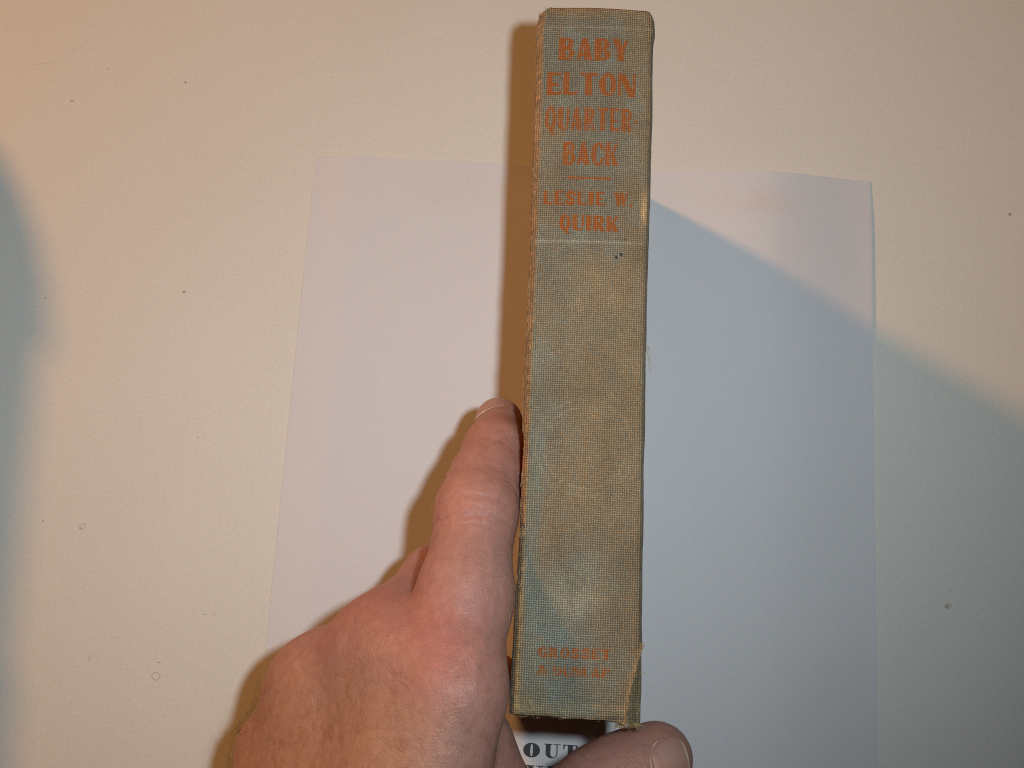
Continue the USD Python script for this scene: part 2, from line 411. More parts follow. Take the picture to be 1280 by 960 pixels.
def printed_on_paper(c, x, y, hgt):
    shape, w = fat_letter(c)
    shape = affinity.affine_transform(shape.simplify(0.004), [hgt, 0, 0, hgt, 0, 0])
    p, f = flat_mesh(shape, 0.5)
    q = np.array([x, y]) + p[:, :1] * PX - p[:, 1:] * PY
    d = q - TL
    z = paper_z(d @ PX, d @ PY) + 0.05
    obj("printed_letter", np.c_[q, z], f, ink_mat, paper, smooth=False)


for c, x, y in (("O", -2.9, -50.9), ("U", 4.2, -51.2), ("T", 10.9, -51.5), ("U", -1.9, -58.3), ("N", 5.3, -58.6)):
    printed_on_paper(c, x, y, 4.7)

# ------------------------------------------------------------------ book
# local frame of the spine: t across (left to right), s along (tail to head), h outward
O = np.array([-4.7, -26.2, 117.0])
S = np.array([math.sin(math.radians(2)), math.cos(math.radians(2)), 0])
T = np.array([S[1], -S[0], 0])
Z = np.array([0, 0, 1.0])
LEN, WID = 191.5, 32.3


def world(t, s, h):
    t, s, h = np.broadcast_arrays(t, s, h)
    return O + t[..., None] * T + s[..., None] * S + h[..., None] * Z


def left_edge(s):
    return 0.28 - 0.0018 * s - 0.9 * smooth01((60 - s) / 60) + 0.6 * (fbm(np.stack([s * .09, s * 0, s * 0], -1), 4, 3) - .5) + 1.7 * np.clip((s - 188.3) / 3.4, 0, 1) ** 1.3 + .5 * (noise(np.stack([s * .9, s * 0 + 2, s * 0], -1), 5) - .5) * (s > 182)


def right_edge(s):
    return 31.75 + 0.35 * smooth01((40 - s) / 40) + 1.0 * smooth01((s - 60) / 125) - 0.05 + 0.5 * (fbm(np.stack([s * .08, s * 0 + 4, s * 0], -1), 4, 8) - .5) + 0.35 * np.exp(-((s - 186) / 3) ** 2) - 1.0 * np.clip((s - 189.2) / 2.4, 0, 1) ** 2


def tail_edge(t):
    return 0.25 - 0.03 * t + 0.3 * (fbm(np.stack([t * .35, t * 0, t * 0], -1), 4, 13) - .5) - 0.35 * np.exp(-((t - 12.6) / .5) ** 2) - 1.4 * np.exp(-((t - 29.4) / 2.9) ** 2)


def head_edge(t):
    return 191.95 - 0.022 * t + 0.3 * (fbm(np.stack([t * .3, t * 0 + 7, t * 0], -1), 4, 17) - .5)


def profile(q, s):
    """Height of the spine cloth at q = 0..1 across (about 32 mm)."""
    t = q * WID
    z = 0.9 * (1 - ((t - 16) / 16) ** 2)
    wl = 1.9 - 0.7 * smooth01((150 - s) / 110)
    z = z - 2.6 * np.clip((wl - t) / wl, 0, 1) ** 1.4 + 0.22 * np.exp(-((t - wl - .15) / .35) ** 2)
    z = z - 2.6 * np.clip((t - 31.2) / 1.1, 0, 1) ** 1.7
    z = z + 0.10 * np.exp(-((t - 30.3) / .5) ** 2)
    # cloth is a little slack: soft waves, a crease across, lifted tail cap
    z = z + 0.35 * (fbm(np.stack([t * .12, s * .035, t * 0], -1), 3, 31) - .5)
    z = z + 0.12 * np.exp(-((s - 122.3) / .35) ** 2) - 0.10 * np.exp(-((s - 121.4) / .5) ** 2)
    z = z + 0.25 * np.exp(-((s - 184.5) / 1.2) ** 2) * (t < 30)
    fold = s - (4.4 - .09 * t) - 1.2 * (fbm(np.stack([t * .3, t * 0, t * 0], -1), 2, 41) - .5)
    z = z + 0.30 * np.exp(-(fold / .8) ** 2) - .25 * np.exp(-((fold - 1.2) / .7) ** 2)
    z = z - 0.9 * np.clip((1.2 - s) / 1.2, 0, 1) ** 2 - 0.9 * np.clip((s - 190.6) / 1.2, 0, 1) ** 2
    # a blind-stamped ring near the middle
    rr = np.hypot(t - 16.2, s - 66.8)
    z = z + 0.06 * np.exp(-((rr - 12.6) / .35) ** 2) - 0.06 * np.exp(-((rr - 11.9) / .3) ** 2)
    return z


def tear_line(s):
    """Right limit of the spine cloth where its tail corner has torn away."""
    return np.interp(s, [-3, 0, 3, 6, 9, 12, 15, 19, 22], [27.4, 28.0, 28.4, 28.8, 29.3, 30.3, 31.0, 32.2, 40])


def cloth_tint(t, s):
    """The cloth's colour: sun-bleached, soiled brown, rubbed edges; bluish hand shadow painted in at lower left."""
    n1 = fbm(np.stack([t * .07, s * .035, t * 0], -1), 4, 51)
    n2 = fbm(np.stack([t * .22, s * .16, t * 0 + 3], -1), 4, 61)
    n3 = fbm(np.stack([t * .9, s * .9, t * 0 + 3], -1), 3, 65)
    c = np.ones(t.shape + (3,)) * np.array([0.80, 0.80, 0.78])
    brown = np.array([1.06, 0.82, 0.56])
    grey = np.array([0.72, 0.90, 1.0])
    amount = smooth01((n1 - .38) / .25) * .55
    streak = fbm(np.stack([t * .45, s * .05, t * 0 + 8], -1), 3, 57)
    amount = np.maximum(amount, .95 * smooth01((t - 4) / 13) * smooth01((s - 24) / 30) * smooth01((126 - s) / 14) * np.clip(.1 + n2 + .6 * (streak - .5), 0, 1))
    amount = np.maximum(amount, .55 * smooth01((t - 22) / 8) * smooth01((175 - s) / 30))
    amount = np.maximum(amount, .8 * smooth01((s - 186.5) / 4))
    amount = np.clip(amount, 0, 1)[..., None]
    c = c * (1 - amount) + brown * amount
    mottle_shade = np.minimum(1, smooth01((n2 - .5) / .2) * .5 + .45 * smooth01((8 - t) / 8) + .75 * smooth01((58 - s) / 34) * smooth01((25 - t) / 18))[..., None] * (1 - .8 * amount)  # random cool patches, plus the hand's bluish shade painted down the left and tail
    c = c * (1 - mottle_shade) + grey * mottle_shade
    # edges rubbed to the raw thread
    for d, w, a in ((t - .8, 1.0, 1.25), (31.6 - t, .5, .6), (s + .2, 1.0, .6), (191.4 - s, .9, .7)):
        k = np.clip(np.exp(-(d / w) ** 2) * a * np.clip(.35 + 1.3 * n3, 0, 1), 0, 1)[..., None]
        c = c * (1 - k) + np.array([1.25, .86, 0.52]) * k * (.45 + 1.1 * n3[..., None])
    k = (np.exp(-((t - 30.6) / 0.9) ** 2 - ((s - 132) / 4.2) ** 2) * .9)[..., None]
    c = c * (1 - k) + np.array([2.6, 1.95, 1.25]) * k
    for pos, w in ((122.3, .3), (185.2, .45)):
        k = (np.exp(-((s - pos - .004 * t) / w) ** 2) * (.6 if pos < 150 else .35) * np.clip(.3 + 1.4 * n3, 0, 1))[..., None]
        c = c * (1 - k) + np.array([1.7, 1.7, 1.6]) * k
    rr = np.hypot(t - 16.2, s - 66.8)
    k = ((np.exp(-((rr - 12.6) / .4) ** 2) + np.exp(-((rr - 10.6) / .4) ** 2)) * .22 * np.clip(1.6 * n2, 0, 1))[..., None]
    c = c * (1 - k) + np.array([1.5, 1.45, 1.2]) * k
    k = (np.exp(-((tear_line(s) - t) / .75) ** 2) * (s < 19) * .9)[..., None]
    c = c * (1 - k) + np.array([1.75, 1.05, .52]) * k
    k = (np.exp(-((t - 2) / 2.6) ** 2 - ((s - 3.2) / 1.6) ** 2) * np.clip(2.2 * n3 - .5, 0, 1) * .8)[..., None]
    c = c * (1 - k) + np.array([1.6, 1.35, .8]) * k
    # pale scuff above the imprint and pale tail
    k = (np.exp(-((t - 14) / 6) ** 2 - ((s - 29) / 5) ** 2) * .6 * np.clip(2 * n2 - .3, 0, 1))[..., None]
    c = c * (1 - k) + np.array([1.55, 1.55, 1.5]) * k
    k = (np.exp(-((s - 1.5) / 2.2) ** 2) * .3)[..., None]
    c = c * (1 - k) + np.array([1.4, 1.25, .9]) * k
    n4 = fbm(np.stack([t * .10, s * .05, t * 0 + 11], -1), 4, 71)
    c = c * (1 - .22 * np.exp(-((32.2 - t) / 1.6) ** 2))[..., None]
    return c * (0.70 + .30 * n2[..., None] + .36 * n4[..., None])


book = thing("book", "old book in worn grey-green cloth with orange spine lettering, held upright on its fore-edge", "book", (O[0], O[1], 0))
nq, ns = 112, 560
q = np.concatenate([np.linspace(0, .07, 14, endpoint=False), np.linspace(.07, .95, 84, endpoint=False), np.linspace(.95, 1, 14)])
s = np.linspace(0, 1, ns)
Q, SS = np.meshgrid(q, s, indexing="ij")
sN = SS * LEN
L, R_ = left_edge(sN), right_edge(sN)
t_ = L + Q * (R_ - L)
s_ = tail_edge(t_) + SS * (head_edge(t_) - tail_edge(t_))
h_ = profile(Q, s_) + 0.10 * (fbm(np.stack([t_ * 1.2, s_ * 1.2, t_ * 0], -1), 2, 77) - .5) * (1 + 3 * np.exp(-(t_ / 1.5) ** 2))
# skirts: the cloth turns down over the boards and in at head and tail
t_ = np.vstack([t_[:1] + .25, t_[:1] + .05, t_, t_[-1:] - .05, t_[-1:] - .25])
s_ = np.vstack([s_[:1], s_[:1], s_, s_[-1:], s_[-1:]])
h_ = np.vstack([np.full((1, ns), -12.0), h_[:1] - 2.0, h_, h_[-1:] - 2.0, np.full((1, ns), -12.0)])
t_ = np.hstack([t_[:, :1], t_, t_[:, -1:]])
s_ = np.hstack([s_[:, :1] + .5, s_, s_[:, -1:] - .5])
h_ = np.hstack([h_[:, :1] - 2.2, h_, h_[:, -1:] - 2.2])


cutoff = tear_line(s_) + 0.25 * (noise(np.stack([s_ * 2.2, s_ * 0, s_ * 0], -1), 5) - .5)
gone = t_ > cutoff
quads = grid_faces(*t_.shape)
quads = quads[~gone.ravel()[quads].any(1)]
spine = obj("spine", world(t_, s_, h_).reshape(-1, 3), tris(quads), cloth_mat, book, smooth=True,
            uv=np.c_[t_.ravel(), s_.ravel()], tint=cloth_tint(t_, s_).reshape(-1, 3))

# boards, their cloth, the pages


def board(name, t0, t1, label=None, flare=0.0, s0=0.3):
    import manifold3d as m3
    v, f = rounded_box((t0, s0, -117), (t1, 189.2, -1.6), 0.7)
    m = trimesh.Trimesh(v, f).subdivide_to_size(4.0)
    p = np.array(m.vertices)
    p[:, 0] += flare * (-p[:, 2] / 117)
    uv = np.c_[p[:, 2] + p[:, 0] * .6, p[:, 1]]
    obj(name, world(p[:, 0], p[:, 1], p[:, 2]), m.faces, cloth_mat, book, smooth=False, uv=uv, tint=np.tile([0.95, 0.85, 0.68], (len(p), 1)), label=label)


board("front_board", 0.75, 3.6)
board("back_board", 28.7, 31.6, flare=0.0, s0=-1.8)
v, f = rounded_box((3.7, 3.5, -113), (28.6, 188.0, -3.2), 0.5)
obj("page_block", world(v[:, 0], v[:, 1], v[:, 2]), f, page_mat, book, smooth=30)

# the torn tail corner: inner cloth showing below the spine cloth
nt_, ns_ = 16, 60
a, b = np.meshgrid(np.linspace(0, 1, nt_), np.linspace(-0.7, 17.5, ns_), indexing="ij")
t0 = tear_line(b) - 1.0
tt = t0 + a * np.maximum(right_edge(b) - .35 - t0, .05)
hh = -0.75 - 1.8 * a ** 3 + .35 * (fbm(np.stack([tt, b * .5, tt * 0], -1), 3, 88) - .5)
obj("torn_corner", world(tt, b, hh).reshape(-1, 3), tris(grid_faces(nt_, ns_)), cloth_mat, book, smooth=True, uv=np.c_[tt.ravel(), b.ravel()],
    tint=np.tile([0.62, 0.55, 0.45], (tt.size, 1)), label="dark inner cloth at the torn tail corner")

# raw thread edges and fray
strands, widths = [], []


def strand(t, s, h, w, wob=.12, seed=0):
    n = len(t)
    j = np.arange(n)
    t = t + wob * 2 * (noise(np.c_[j * .6, j * 0, j * 0 + seed], seed) - .5)
    h = h + wob * 2 * (noise(np.c_[j * .6, j * 0, j * 0 + seed + 9], seed + 1) - .5)
    strands.append(world(np.asarray(t), np.asarray(s), np.asarray(h)))
    widths.append(np.full(n, w))


ys = np.linspace(-.6, 18.5, 60)
for k in range(5):
    strand(tear_line(ys) - .1 - .13 * k, ys, profile(np.minimum(tear_line(ys) / WID, .97), ys) - .1 + .06 * k, .13, .4, k)
for k in range(34):                                     # fray tufts at the torn corner
    s0 = rng.uniform(-.8, 12)
    t0 = tear_line(s0) + rng.uniform(-.3, .5)
    n = 7
    d = rng.uniform(-1, 1.4, 2) * rng.uniform(.6, 2.2)
    l = np.linspace(0, 1, n)
    strand(t0 + d[0] * l, np.maximum(s0 + d[1] * l, -1.8), -.2 - 1.2 * l * rng.uniform(.2, 1), .12, .25, 100 + k)
for k in range(70):                                     # tail corner, hanging below the edge
    t0 = rng.uniform(25.5, 31.6)
    l = np.linspace(0, 1, 7)
    strand(t0 + rng.uniform(-1.5, 1.5) * l, -.6 - rng.uniform(.4, 1.7) * l - .3 * np.sin(l * 3), -.6 - 1.0 * l, .13, .3, 150 + k)
for k in range(3):                                      # rubbed ridge along the left joint
    ss_ = np.linspace(20 + 30 * k, 188, 500)
    wl = 1.9 - 0.7 * smooth01((150 - ss_) / 110)
    strand(left_edge(ss_) + wl * (.5 + .35 * k) + .1, ss_, profile((wl * (.5 + .35 * k)) / WID, ss_) + .02, .13, .14, 200 + k)
for k in range(260):                                    # loose nap on the left joint
    s0 = rng.uniform(30, 190)
    l = np.linspace(0, 1, 5)
    t0 = left_edge(np.array([s0]))[0] + rng.uniform(0.0, 1.6)
    strand(t0 + rng.uniform(-.7, .35) * l, s0 + rng.uniform(-2.4, 2.4) * l, profile(np.array(t0 / WID), np.array(s0)) + .05 + .25 * np.sin(l * 3), .13, .15, 300 + k)
for k in range(40):                                     # right joint
    s0 = rng.choice([rng.uniform(88, 96), rng.uniform(60, 190)])
    l = np.linspace(0, 1, 5)
    t0 = right_edge(np.array([s0]))[0] - rng.uniform(.1, .7)
    strand(t0 + rng.uniform(-.3, .45) * l, s0 + rng.uniform(-1.8, 1.2) * l, -1.2 + .1 * l, .09, .15, 450 + k)
for k in range(4):                                      # thread ends standing off the right joint
    l = np.linspace(0, 1, 8)
    strand(31.9 + [.9, 1.3, .7, 1.0][k] * l ** .7, 95 - k * .5 - [1.5, 4.5, 3, 6][k] * l, -1.4 - .8 * l, .1, .15, 500 + k)
for k in range(40):                                     # head cap corners
    l = np.linspace(0, 1, 5)
    t0 = rng.choice([rng.uniform(.3, 2.6), rng.uniform(29, 32.3)])
    strand(t0 + rng.uniform(-.5, .5) * l, np.minimum(190.5 + rng.uniform(-3, .6) + rng.uniform(-.4, 1.0) * l, 192.6), profile(np.array(t0 / WID), np.array(188.0)) + .1 + .1 * l, .11, .15, 550 + k)
for k in range(46):                                     # tail edge
    l = np.linspace(0, 1, 5)
    t0 = rng.uniform(.3, 28)
    strand(t0 + rng.uniform(-.9, .9) * l, rng.uniform(-.1, .5) - rng.uniform(0, .7) * l, -.3 - .5 * l, .1, .15, 620 + k)
for k in range(26):                                     # scuffed tail, left
    l = np.linspace(0, 1, 8)
    t0 = rng.uniform(.3, 4)
    strand(t0 + rng.uniform(1, 2.6) * l, rng.uniform(.6, 4.5) + rng.uniform(-.6, .9) * l, profile(np.array((t0 + 1) / WID), np.array(3.)) + .25 + .15 * np.sin(l * 3), .12, .2, 700 + k)
curves("frayed_thread", strands, np.concatenate(widths), thread_mat, book, kind="stuff")

# the stamped lettering


def poly(*p):
    return Polygon(p)


def ob(x0, y0, x1, y1, r=.06):
    return box(x0 + r, y0 + r, x1 - r, y1 - r).buffer(r, 4)


def glyph(c):
    stem = box(0, 0, .40, 1)
    if c == "B":
        return unary_union([stem, box(.2, .5, .5, 1), box(.2, 0, .5, .55), ell(.5, .745, .42, .255), ell(.5, .28, .49, .28)]).difference(unary_union([ob(.42, .62, .60, .88), ob(.42, .12, .64, .45)]))
    if c == "A":
        return poly((0, 0), (.36, 1), (.66, 1), (1, 0), (.54, 0), (.50, .17), (.25, .17), (.19, 0)).difference(poly((.29, .31), (.47, .31), (.41, .66)))
    if c == "Y":
        return poly((0, 1), (.42, 1), (.62, .62), (.86, 1), (1, 1), (.74, .46), (.74, 0), (.32, 0), (.32, .46))
    if c == "E":
        return unary_union([stem, box(0, .89, .95, 1), box(0, .40, .82, .52), box(0, 0, 1, .13), poly((.95, .95), (.95, .8), (.85, .9)), poly((1, .05), (1, .24), (.86, .12))])
    if c == "L":
        return unary_union([stem, box(0, 0, 1, .13), poly((1, .05), (1, .24), (.84, .12))])
    if c == "T":
        return unary_union([box(0, .87, 1, 1), box(.30, 0, .70, 1)])
    if c == "O":
        return ell(.5, .5, .5, .52).difference(ell(.53, .5, .17, .40))
    if c == "Q":
        return unary_union([ell(.5, .5, .5, .52).difference(ell(.53, .5, .17, .40)), poly((.36, .16), (.62, -.22), (.95, -.2), (.80, -.08), (.68, .2))])
    if c == "N":
        return unary_union([box(0, 0, .15, 1), poly((0, 1), (.40, 1), (1, 0), (.62, 0)), box(.85, 0, 1, 1)])
    if c == "U":
        return unary_union([box(0, .28, 1, 1), ell(.5, .3, .5, .32)]).difference(unary_union([box(.42, .3, .82, 1.1), ell(.62, .3, .20, .19)]))
    if c == "R":
        return unary_union([stem, box(.2, .45, .5, 1), ell(.5, .73, .45, .27), poly((.40, .5), (.66, .5), (1.03, 0), (.60, 0))]).difference(ob(.42, .58, .60, .88))
    if c == "P":
        return unary_union([stem, box(.2, .42, .5, 1), ell(.5, .71, .48, .29)]).difference(ob(.42, .55, .62, .88))
    if c == "D":
        return unary_union([stem, box(.2, 0, .45, 1), ell(.45, .5, .55, .5)]).difference(ob(.42, .12, .64, .88, .09))
    if c == "C":
        return ell(.52, .5, .52, .52).difference(unary_union([ell(.6, .5, .2, .39), box(.62, .34, 1.2, .66)]))
    if c == "G":
        return unary_union([ell(.52, .5, .52, .52).difference(unary_union([ell(.6, .5, .2, .39), box(.62, .45, 1.2, .7)])), box(.56, .06, 1, .46).difference(box(.5, .0, .70, .36))])
    if c == "K":
        return unary_union([stem, poly((.38, .42), (.80, 1), (1, 1), (.56, .44)), poly((.38, .58), (.60, .64), (1.05, 0), (.60, 0))])
    if c == "S":
        return LineString([(.92, .78), (.72, .91), (.38, .91), (.17, .76), (.30, .57), (.68, .44), (.84, .25), (.66, .09), (.32, .09), (.08, .22)]).buffer(.135, 6)
    if c == "I":
        return box(.05, 0, .95, 1)
    if c == "W":
        return unary_union([poly((0, 1), (.27, 1), (.42, 0), (.24, 0)), poly((.24, 0), (.36, 0), (.55, 1), (.46, 1)), poly((.40, 1), (.66, 1), (.80, 0), (.62, 0)), poly((.62, 0), (.74, 0), (1, 1), (.9, 1))])
    if c == "&":
        return LineString([(.98, .0), (.30, .72), (.36, .92), (.58, .92), (.64, .74), (.14, .38), (.10, .16), (.34, .07), (.62, .12), (.92, .48)]).buffer(.105, 6)
    if c == ".":
        return box(0, 0, 1, .18)
    return box(0, .40, 1, .54)                          # hyphen


ADV = {"I": .5, "W": 1.3, "E": .84, "L": .84, ".": .22, " ": .5, "-": .3, "&": 1.0, "S": .9}


def line(name, text, t0, t1, s0, s1, gap, wear, label, tilt=0.0, ragged=.05):
    hgt = s1 - s0
    adv = [ADV.get(c, 1.0) for c in text]
    unit = (t1 - t0) / (sum(adv) + gap * (len(text) - 1))
    x, shapes = t0, []
    for c, a in zip(text, adv):
        if c != " ":
            g = affinity.affine_transform(glyph(c), [a * unit, 0, 0, hgt, x, s0])
            shapes.append(g.buffer(.05).buffer(-.02))
        x += (a + gap) * unit
    p, f = flat_mesh(unary_union(shapes).simplify(.02), .24)
    p[:, 1] -= (p[:, 1] - 26) * .0033
    p = p + ragged * 2 * (np.stack([noise(np.c_[p * 2.3, p[:, :1] * 0], 3), noise(np.c_[p * 2.3, p[:, :1] * 0], 4)], 1) - .5)
    tq, sq = p[:, 0], p[:, 1] + tilt * (p[:, 0] - t0)
    l, r = left_edge(sq), right_edge(sq)
    qq = (tq - l) / (r - l)
    hh = profile(qq, sq) + .055 + 0.10 * (fbm(np.stack([tq * 1.2, sq * 1.2, tq * 0], -1), 2, 77) - .5)
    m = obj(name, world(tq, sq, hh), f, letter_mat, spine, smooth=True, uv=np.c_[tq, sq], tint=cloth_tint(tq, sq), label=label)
    UsdGeom.PrimvarsAPI(m).CreatePrimvar("wear", Sdf.ValueTypeNames.FloatArray, "vertex").Set(Vt.FloatArray.FromNumpy(np.full(len(p), wear, np.float32)))


line("lettering", "BABY", 6.2, 25.5, 175.7, 182.4, .12, -.02, "orange word BABY")
line("lettering", "ELTON", 3.2, 27.6, 165.1, 171.9, .14, -.02, "orange word ELTON")
line("lettering", "QUARTER-", 3.0, 28.4, 154.7, 161.5, .19, .03, "orange letters QUARTER")
line("lettering", "BACK", 8.2, 23.2, 144.5, 151.2, .10, .0, "orange word BACK")
line("lettering", "LESLIE W.", 3.4, 27.3, 133.0, 136.9, .22, -.05, "orange name LESLIE W.")
line("lettering", "QUIRK", 7.8, 23.5, 125.7, 130.1, .18, -.05, "orange name QUIRK")
line("lettering", "GROSSET", 5.8, 23.8, 14.2, 16.6, .16, .05, "worn orange word GROSSET")
line("lettering", "& DUNLAP", 5.9, 23.7, 9.8, 12.2, .16, .08, "worn orange words & DUNLAP")
# the rule between title and author
uu_, vv_ = np.meshgrid(np.linspace(9.6, 21.3, 60), np.linspace(-1, 1, 5), indexing="ij")
sr = 140.4 + vv_ * (.28 + .12 * np.abs((uu_ - 15.4) / 6))
qq = (uu_ - left_edge(sr)) / (right_edge(sr) - left_edge(sr))
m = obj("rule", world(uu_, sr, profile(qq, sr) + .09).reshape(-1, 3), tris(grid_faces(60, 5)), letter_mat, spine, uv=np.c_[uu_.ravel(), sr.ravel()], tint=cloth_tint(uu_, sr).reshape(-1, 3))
UsdGeom.PrimvarsAPI(m).CreatePrimvar("wear", Sdf.ValueTypeNames.FloatArray, "vertex").Set(Vt.FloatArray.FromNumpy(np.full(300, 0.0, np.float32)))
for t0, s0, r0 in ((23.25, 118.2, .42), (24.5, 119.1, .42), (25.6, 123.3, .22), (11.2, 170.0, .2)):
    a = np.linspace(0, 2 * np.pi, 14, endpoint=False)
    k = r0 * (1 + .4 * (noise(np.c_[np.cos(a) * 2, np.sin(a) * 2, a * 0 + t0], 6) - .5))
    pt, ps = np.r_[t0, t0 + k * np.cos(a)], np.r_[s0, s0 + k * np.sin(a)]
    qq = (pt - left_edge(ps)) / (right_edge(ps) - left_edge(ps))
    obj("ink_spot", world(pt, ps, profile(qq, ps) + .08), [[0, 1 + i, 1 + (i + 1) % 14] for i in range(14)], spot_mat, spine, smooth=False)

# ------------------------------------------------------------------ hand
J = {k: np.array(p, float) for k, p in dict(
    wrist=(-46, -108, 112), arm=(-62, -230, 118),
    i0=(-36, -88, 121), iM=(-18.8, -19.5, 127), iP=(-14.1, 24.6, 111), iD=(-10.2, 42.6, 96), iT=(-9.4, 53.4, 80),
    m0=(-44, -90, 112), mM=(-36.5, -12, 109), mP=(-26.5, 6.5, 82), mD=(-15.0, 10, 60),
    r0=(-52, -90, 108), rM=(-55.0, -22, 97), rP=(-38, -6, 66), rD=(-16, -2, 46),
    p0=(-61, -95, 103), pM=(-66.0, -40, 87), pP=(-50, -20, 54), pD=(-31, -17, 30), pT=(-12, -23, 14),
    t0=(-28, -92, 104), tM=(-1, -61, 95), tI=(17.5, -46.5, 102), tT=(32.2, -38.2, 100.5)).items()}


def cone(p, a, b, ra, rb):
    ab = b - a
    t = np.clip(((p - a) @ ab) / (ab @ ab), 0, 1)
    return np.linalg.norm(p - a - t[..., None] * ab, axis=-1) - (ra + (rb - ra) * t)


def smin(a, b, k):
    h = np.maximum(k - np.abs(a - b), 0) / k
    return np.minimum(a, b) - h * h * k * .25


def chain(p, pts, radii, k=3.0):
    d = None
    for (a, b), (ra, rb) in zip(zip(pts, pts[1:]), zip(radii, radii[1:])):
        c = cone(p, a, b, ra, rb)
        d = c if d is None else smin(d, c, k)
    return d


def hand_sdf(p):
    p = p.astype(np.float32)
    palm = cone(p, J["i0"], J["iM"], 16, 11.6)
    for a, b, ra, rb in (("m0", "mM", 16, 13), ("r0", "rM", 15, 12.5), ("p0", "pM", 14, 11.5)):
        palm = smin(palm, cone(p, J[a], J[b], ra, rb), 15)
    palm = smin(palm, cone(p, np.array([-33, -66, 119.0]), np.array([-28.5, -13, 119.0]), 12, 9.5), 12)
    palm = smin(palm, cone(p, J["wrist"], J["arm"], 25, 32), 22)
    mid = lambda a, b, t: J[a] * (1 - t) + J[b] * t
    index = chain(p, [J["iM"], mid("iM", "iP", .5), J["iP"], mid("iP", "iD", .5), J["iD"], J["iT"]], [11.6, 11.3, 9.9, 8.9, 7.7, 6.8], 5)
    middle = chain(p, [J["mM"], J["mP"], J["mD"]], [12.2, 10.5, 9.0], 3)
    ring = chain(p, [J["rM"], J["rP"], J["rD"]], [11.8, 10, 8.5], 3)
    little = chain(p, [J["pM"], J["pP"], J["pD"], J["pT"]], [10.5, 9, 8.2, 7.6], 3)
    thumb = chain(p, [J["t0"], J["tM"], mid("tM", "tI", .6), J["tI"], mid("tI", "tT", .5), J["tT"]], [17, 13, 11, 11.2, 10.5, 9.3], 4)
    web = cone(p, np.array([-14, -34, 108.0]), np.array([-4, -68, 92.0]), 9, 11)
    d = palm
    d = smin(d, index, 7)
    rest = smin(palm, middle, 14)
    d = smin(d, rest, .7)
    d = smin(d, smin(palm, ring, 14), 1.5)
    d = smin(d, smin(palm, little, 12), 1.5)
    d = smin(d, smin(palm, web, 10), 4)
    d = smin(d, smin(thumb, web, 9), 3)
    return d


def surface(fn, lo, hi, step):
    """Surface nets."""
    ax = [np.arange(a, b, step) for a, b in zip(lo, hi)]
    d = np.empty([len(a) for a in ax], np.float32)
    gy, gz = np.meshgrid(ax[1], ax[2], indexing="ij")
    for i in range(0, len(ax[0]), 16):
        xs = ax[0][i:i + 16]
        p = np.empty((len(xs),) + gy.shape + (3,), np.float32)
        p[..., 0], p[..., 1], p[..., 2] = xs[:, None, None], gy, gz
        d[i:i + 16] = fn(p)
    for sl in ((0, slice(None), slice(None)), (-1, slice(None), slice(None)), (slice(None), 0, slice(None)), (slice(None), -1, slice(None)), (slice(None), slice(None), 0), (slice(None), slice(None), -1)):
        d[sl] = np.maximum(d[sl], .5)
    ins = d < 0
    n = [x - 1 for x in d.shape]
    acc, cnt = np.zeros(n + [3], np.float32), np.zeros(n, np.float32)
    cor = [(a, b, c) for a in (0, 1) for b in (0, 1) for c in (0, 1)]
    cut = lambda o: tuple(slice(k, k + m) for k, m in zip(o, n))
    for a in cor:
        for k in range(3):
            if a[k] == 0:
                b = list(a)
                b[k] = 1
                da, db = d[cut(a)], d[cut(b)]
                x = ins[cut(a)] != ins[cut(b)]
                t = np.where(x, da / np.where(x, da - db, 1), 0)
                for j in range(3):
                    acc[..., j] += np.where(x, a[j] + (t if j == k else 0), 0)
                cnt += x
    act = cnt > 0
    vid = np.full(n, -1, np.int64)
    vid[act] = np.arange(act.sum())
    ijk = np.argwhere(act)
    verts = (ijk + acc[act] / cnt[act][:, None]) * step + np.array([a[0] for a in ax])
    quads = []
    for k in range(3):
        i, j = [(1, 2), (2, 0), (0, 1)][k]
        lo_, hi_ = [slice(None)] * 3, [slice(None)] * 3
        lo_[k], hi_[k] = slice(0, -1), slice(1, None)
        x = ins[tuple(lo_)] != ins[tuple(hi_)]
        e = np.argwhere(x)
        flip = ins[tuple(hi_)][x]
        ok = (e[:, i] > 0) & (e[:, j] > 0) & (e[:, i] < n[i]) & (e[:, j] < n[j])
        e, flip = e[ok], flip[ok]
        c = []
        for oi, oj in ((1, 1), (0, 1), (0, 0), (1, 0)):
            w = e.copy()
            w[:, i] -= oi
            w[:, j] -= oj
            c.append(vid[tuple(w.T)])
        qd = np.stack(c, 1)
        qd[flip] = qd[flip][:, ::-1]
        quads.append(qd)
    return verts, tris(np.vstack(quads))


def gradient(p, e=.3):
    g = np.stack([hand_sdf(p + np.eye(3)[k] * e) - hand_sdf(p - np.eye(3)[k] * e) for k in range(3)], -1)
    return g / np.maximum(np.linalg.norm(g, axis=-1, keepdims=True), 1e-6)


hv, hf = surface(hand_sdf, (-106, -178, 0), (50, 66, 158), 1.25)
hm = trimesh.Trimesh(hv, hf, process=False).subdivide()
hv, hf = np.asarray(hm.vertices), np.asarray(hm.faces)
for _ in range(2):
    hv = hv - hand_sdf(hv)[:, None] * gradient(hv)
hn = gradient(hv)


def along(p, a, b):
    ax = (b - a) / np.linalg.norm(b - a)
    return (p - a) @ ax, ax


disp = np.zeros(len(hv))
wob = fbm(hv * .35, 3, 5) - .5
